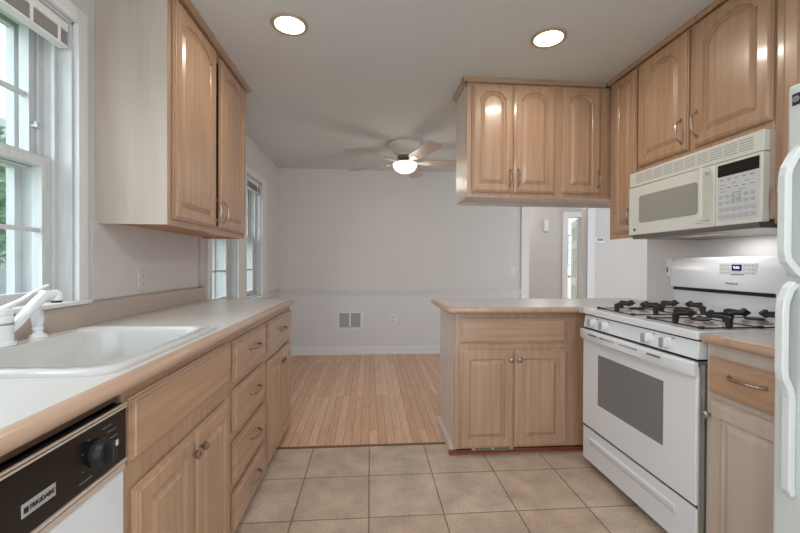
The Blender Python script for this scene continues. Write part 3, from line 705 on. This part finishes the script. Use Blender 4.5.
# bowed handle across the top of the door
mb = MB(); R = []
for i in range(21):
    u_ = i/20; x = -.002 + u_*(w_+.004); bow = .030*math.sin(PI*u_)**.5 + .014
    R.append([(x,-.004,.756),(x,-.004-bow*.8,.750),(x,-.006-bow,.762),(x,-.006-bow,.800),(x,-.004-bow*.75,.806),(x,-.004,.806)])
mb.loops(R, cap0=True); hd = mb.done('door_handle', WHITE, dr, smooth=True)
for g0, n_ in ((.13,7),(.235,11),(.40,11),(.585,7)):
    mb = MB()
    for i in range(n_): x = g0+i*.0115; mb.box(x,x+.0055,-.0505,-.046,.787,.795)
    mb.done('vent_slots', GREYM, hd)
# control panel with knobs
pn = MB().prism([(-.002,.815),(.044,.815),(.044,.884),(.008,.884)], 'x', .002, w_-.002).done('control_panel', WHITE, t, bevel=.002)
for x in (.100,.207,.532,.642):
    k = MB().lathe([(.026,.004),(.026,-.004),(.022,-.007),(.0205,-.022),(.018,-.024)], (x,0,.850), 'y', 24).done('knob', WHITE, pn, smooth=True)
    B(x-.007,x+.007,-.036,-.022,.829,.871).done('knob_grip', GREY, k, bevel=.003)
for x in (.100,.207,.532,.642): B(x+.028,x+.034,.0,.004,.872,.876).done('knob_marking', GREYM, pn)
# dark reveal lines
for za, zb in ((.8065,.8145),(.884,.890),(.2365,.2475)): B(.005,w_-.005,.006,.045,za,zb).done('reveal_gap', BLK, t)
# cooktop
ck = MB(); ck.box(.0,w_,-.004,SD-.10,.890,.924); ck = ck.done('cooktop', WHITE, t, bevel=.006)
BUR = ((.20,.185),(.60,.185),(.20,.445),(.60,.445))
for i, (x, y) in enumerate(BUR):
    bn = MB().lathe([(.062,.9242),(.060,.928),(.046,.929),(.044,.936),(.040,.938)], (x,y,0), 'z', 28).done('burner', mat('burner_base', srgb(170,160,152), .4, metal=.5) if i == 0 else bpy.data.materials['burner_base'], ck, smooth=True)
    MB().lathe([(.036,.9385),(.036,.944),(.030,.947),(.005,.948)], (x,y,0), 'z', 24).done('burner_cap', IRON, bn, smooth=True)
# grates: one pair front to back on each side, each burner square with four raised fingers
for x0_ in (.055,.455):
    mb = MB(); x1_ = x0_+.290; yA, yM, yZ = .060,.315,.572
    for (a, c, b_, d_) in ((x0_,yA,x1_,yA),(x0_,yM,x1_,yM),(x0_,yZ,x1_,yZ)): mb.box(a,b_,c-.003,c+.003,.9255,.931)
    for a in (x0_,x1_): mb.box(a-.003,a+.003,yA,yZ,.9255,.931)
    for a in (x0_,x1_):
        for c in (yA,yM,yZ): mb.box(a-.008,a+.008,c-.008,c+.008,.9245,.936)
    for cy_ in (.1875,.4435):
        cx_ = x0_+.145
        for (dx, dy, ex, ey) in ((-1,0,.145,0),(1,0,.145,0),(0,-1,0,.1275),(0,1,0,.1275)):
            r1 = ex or ey
            a = Vector((cx_+dx*r1, cy_+dy*r1, 0)); s_ = Vector((-dy,dx,0))*.008; dv = Vector((dx,dy,0))
            ps = [(0,.927),(0,.966),(.018,.973),(r1-.062,.972),(r1-.052,.984),(r1-.022,.968),(r1-.050,.952),(r1-.060,.958),(.024,.958),(.018,.927)]
            for sgn in (-1,):
                v0 = [mb.b.verts.new(a-dv*q_+s_+Vector((0,0,z))) for q_, z in ps]; v1 = [mb.b.verts.new(a-dv*q_-s_+Vector((0,0,z))) for q_, z in ps]
                mb.b.faces.new(v0); mb.b.faces.new(v1)
                for i in range(len(ps)): j = (i+1)%len(ps); mb.b.faces.new((v0[i],v0[j],v1[j],v1[i]))
    mb.done('grate', IRON, ck, bevel=.002)
B(w_-.001,w_+.006,.004,.060,.05,.80).done('side_trim', STEEL, t)
# backguard
bgX = .545
bk = MB().prism([(bgX-.012,1.052),(bgX+.0,1.205),(bgX+.012,1.222),(SD+.04,1.222),(SD+.04,1.052)], 'x', .004, w_-.004).done('backguard', WHITE, t, bevel=.004)
B(.004,w_-.004,bgX+.012,SD+.04,.90,1.036).done('backguard_base', WHITE, t, bevel=.003)
ec = B(-.040,.003,bgX+.0,SD+.03,1.110,1.216).done('end_cap', WHITE, t, bevel=.004)
MB().box(-.034,-.026,bgX-.001,bgX+.002,1.135,1.165).done('end_cap_slot', BLK, ec)
B(.010,w_-.008,bgX+.006,SD,1.034,1.054).done('vent_gap', BLK, bk)
fy = lambda z: bgX-.012+(z-1.052)/.153*.012 - .0012
pp_ = B(.325,.520,fy(1.16)-.001,fy(1.16)+.004,1.118,1.190).done('display_panel', mat('panel_white', srgb(218,220,222), .3), bk, bevel=.002)
dsp = B(.395,.445,fy(1.16)-.003,fy(1.16)-.001,1.152,1.182).done('clock_display', BLACK, pp_)
text('9:06', .019, DIG, dsp, (.420,fy(1.16)-.0035,1.167), FACE, 'clock_digits')
mb = MB(); yk = fy(1.16)-.0015
for x in (.338,.355,.372,.460,.478,.496):
    for z in (1.176,1.158,1.140): mb.box(x,x+.008,yk,yk+.0008,z,z+.0025)
for i in range(7): mb.box(.390+i*.010,.390+i*.010+.007,yk,yk+.0008,1.130,1.137)
mb.done('panel_markings', GREYM, pp_)
text('Whirlpool', .016, GREYM, bk, (.398,fy(1.09)-.0008,1.088), FACE, 'lettering')
# small chrome fitting and slot beside the backguard
t = thing('gas_valve_fitting', 'small chrome valve fitting on wall at the far end of the range backguard', 'valve', (XR,2.215,1.066), RR)

MB().tube([(0,0,0),(0,-.14,0)], .009, 10).done('pipe', STEEL, t, smooth=True)
MB().lathe([(.012,-.150),(.020,-.145),(.022,-.125),(.018,-.115),(.011,-.11)], (0,0,0), 'y', 10).done('hex_nut', STEEL, t)
MB().tube([(-.018,-.135,.01),(.0,-.145,.022),(.022,-.135,.008)], [.007,.009,.006], 8).done('valve_lever', STEEL, t, smooth=True)
# ------------------------------------------------------------------ right base cabinet with worktop
ya, yb = 1.372, 1.03; w_ = ya-yb; BX = 1.285
t = thing('base_cabinet', 'maple base cabinet with drawer over knobbed door between stove and refrigerator', 'cabinet', (BX,ya,0), RR)
B(.0,w_,.02,XR-BX-.002,.05,.884).done('carcass', PALE, t); B(0,w_,.07,.60,0,.05).done('toe_board', TOE, t)
B(0,w_,0,.0195,.05,.884).done('face_frame', PALE2, t)
d = panel_door('drawer', .018, w_-.018, .705, .838, t, MAPLE_H, raised=False); bow_pull(d, .172, .785, .13)
d = panel_door('door', .018, w_-.018, .065, .680, t, PALE2); knob(d, .033, .625)
t = thing('worktop', 'short pale laminate worktop with maple nosing between stove and refrigerator', 'worktop', (BX,ya+.004,.8845), RR)
B(.0,.36,.0,XR-BX-.002,0,.0355).done('laminate_top', TOP, t)
pr = [(0,0)]+[(-.010-.017*math.cos(-PI/2+PI*i/12), .01775+.01775*math.sin(-PI/2+PI*i/12)) for i in range(13)]+[(0,.0355)]
MB().prism(pr, 'x', .0, .36).done('wood_nosing', NOSE, t, smooth=True)

# ------------------------------------------------------------------ refrigerator
t = thing('refrigerator', 'white top-freezer refrigerator with moulded handles at the right edge', 'refrigerator', (1.165,1.0,0), RR)
fw = .75; fdp = XR-1.165-.03
B(-.0,fw,.062,fdp,.03,1.675).done('body', FRIDGE, t, bevel=.006)
B(.02,fw-.02,.07,.2,0,.03).done('base_grille', BLK, t)
fz = B(.0,fw,.0,.056,1.148,1.680).done('freezer_door', FRIDGE, t, bevel=.010)
rf = B(-.012,fw,-.018,.056,.10,1.132).done('fresh_food_door', FRIDGE, t, bevel=.010)
MB().box(.004,fw-.004,.056,.062,1.15,1.67).box(.004,fw-.004,.056,.062,.10,1.13).done('door_gasket', GREY, t)
def handle(par, pts, wx0, wx1, th, nm='handle'):
    # pts: (outward, z) centre line in the door plane; slab wx0..wx1 wide
    mb = MB(); n_ = len(pts); outer = []; inner = []
    for i, (o_, z) in enumerate(pts):
        a = pts[max(i-1,0)]; b_ = pts[min(i+1,n_-1)]; dx, dz = b_[0]-a[0], b_[1]-a[1]; l_ = math.hypot(dx,dz) or 1
        nx, nz = -dz/l_, dx/l_; outer.append((o_+nx*th/2, z+nz*th/2)); inner.append((o_-nx*th/2, z-nz*th/2))
    R = []
    for a, b_ in zip(outer, inner): R.append([(wx0,-a[0],a[1]),(wx1,-a[0],a[1]),(wx1,-b_[0],b_[1]),(wx0,-b_[0],b_[1])])
    return mb.loops(R, cap0=True).done(nm, FRH, par, bevel=.003)
handle(fz, [(.004,1.500),(.026,1.478),(.048,1.440),(.052,1.420),(.052,1.215),(.048,1.195),(.022,1.165),(.004,1.152)], .032, .054, .020)
handle(rf, [(.018,1.130),(.034,1.116),(.048,1.082),(.051,1.060),(.051,.895),(.048,.875),(.034,.845),(.028,.82),(.028,.57),(.020,.555)], .028, .050, .020)
bdg = B(.016,.036,-.0025,-.0,1.620,1.652).done('badge', BLK, fz, bevel=.001)
MB().lathe([(.0085,-.0026),(.0085,-.0032),(.007,-.0032),(.007,-.0026)], (.026,0,1.636), 'y', 18).done('emblem_ring', BADGE, bdg)
text('GE', .010, BADGE, bdg, (.026,-.003,1.636), FACE, 'emblem')

# ------------------------------------------------------------------ wall fixtures, ceiling fixtures
t = thing('vent_register', 'white framed grey wall vent register low on the back wall', 'vent', (-.255,YB,.438))
B(-.172,.172,-.010,0,-.118,.118).done('frame', TRIM, t, bevel=.003)
B(-.135,-.012,-.014,-.010,-.085,.098).done('louvre_panel', VENTG, t); B(.012,.135,-.014,-.010,-.085,.098).done('louvre_panel', VENTG, t)
mb = MB()
for i in range(12): z = -.080+i*.0148; mb.box(-.133,-.014,-.017,-.014,z,z+.005); mb.box(.014,.133,-.017,-.014,z,z+.005)
mb.done('louvres', VENTG, t)
MB().lathe([(.010,-.012),(.010,-.026),(.006,-.03)], (0,0,-.09), 'y', 12).done('lever', GREY, t, smooth=True)
outlet((.306,YB,.455), 0, 'duplex outlet low on back wall, right of the vent register')
outlet((1.905,YB,1.085), 0, 'white toggle switch on back wall beside the doorway casing', False)
t = thing('thermostat', 'small grey-white thermostat on the wall right of the doorway', 'thermostat', (3.095,YB,1.508))
B(-.078,.078,-.025,0,-.042,.042).done('housing', TRIM, t, bevel=.010); B(-.03,.055,-.027,-.025,-.010,.024).done('screen', GREY, t)
t = thing('door_chime', 'small white door chime box high on the hall wall', 'chime', (3.175,YH,1.885))
B(-.045,.045,-.05,0,-.115,.115).done('housing', LGREY, t, bevel=.006); B(-.03,.03,-.055,-.05,-.09,.09).done('cover', TRIM, t, bevel=.004)

def downlight(x, y, label):
    t = thing('downlight', label, 'light', (x,y,ZC), 0, 'round recessed ceiling lights')
    MB().lathe([(.092,-.0005),(.092,-.006),(.088,-.010),(.074,-.008),(.072,-.002)], n=40).done('trim_ring', LRING, t, smooth=True)
    MB().lathe([(.0735,-.0015),(.0735,-.006),(.06,-.009)], n=40).done('lens', LENS, t, smooth=True)
downlight(-.41, 2.0, 'lit recessed ceiling light beside the left wall cabinet')
downlight(.945, 2.0, 'lit recessed ceiling light in front of the hanging cabinet')

downlight(-.20, .10, 'added unseen ceiling light behind the viewpoint, nearer the left side')  # added fixtures for the two fill lights behind the camera
downlight(.945, .10, 'added unseen ceiling light behind the viewpoint, nearer the right side')
t = thing('ceiling_fan', 'white five-blade ceiling fan with a lit frosted bowl', 'fan', (.35,3.9,ZC))
MB().lathe([(.165,0),(.168,-.02),(.160,-.045),(.120,-.085),(.085,-.105),(.080,-.12),(.04,-.125)], n=36).done('motor_housing', FANW, t, smooth=True)
MB().lathe([(.050,-.12),(.075,-.128),(.078,-.150),(.05,-.160),(.045,-.175),(.06,-.185),(.06,-.195)], n=28).done('hub', mat('fan_hub', srgb(150,140,120), .25, metal=.6), t, smooth=True)
MB().lathe([(.118,-.195),(.122,-.205),(.116,-.235),(.090,-.268),(.050,-.288),(.012,-.295)], n=36).done('bowl_shade', GLOBE, t, smooth=True)
MB().lathe([(.06,-.186),(.120,-.192),(.120,-.198),(.06,-.196)], n=36).done('shade_ring', FANW, t, smooth=True)
for k in range(5):
    a = math.radians(0+72*k); ca, sa = math.cos(a), math.sin(a); tilt = .20
    def P3(r_, s_, dz=0): return (ca*r_-sa*s_, sa*r_+ca*s_, -.188-s_*tilt*1.0+dz)
    out = [(.19,-.050),(.24,-.058),(.60,-.072),(.66,-.066),(.685,-.045),(.685,.045),(.66,.066),(.60,.072),(.24,.058),(.19,.050)]
    mb = MB(); mb.loops([[P3(r_,s_,0) for r_,s_ in out],[P3(r_,s_,.006) for r_,s_ in out]], cap0=True); bl = mb.done('blade', FANB, t)
    out = [(.07,-.018),(.16,-.018),(.20,-.040),(.25,-.030),(.27,0),(.25,.030),(.20,.040),(.16,.018),(.07,.018)]
    mb = MB(); mb.loops([[P3(r_,s_,-.006) for r_,s_ in out],[P3(r_,s_,-.0005) for r_,s_ in out]], cap0=True); mb.done('blade_iron', FANW, bl)
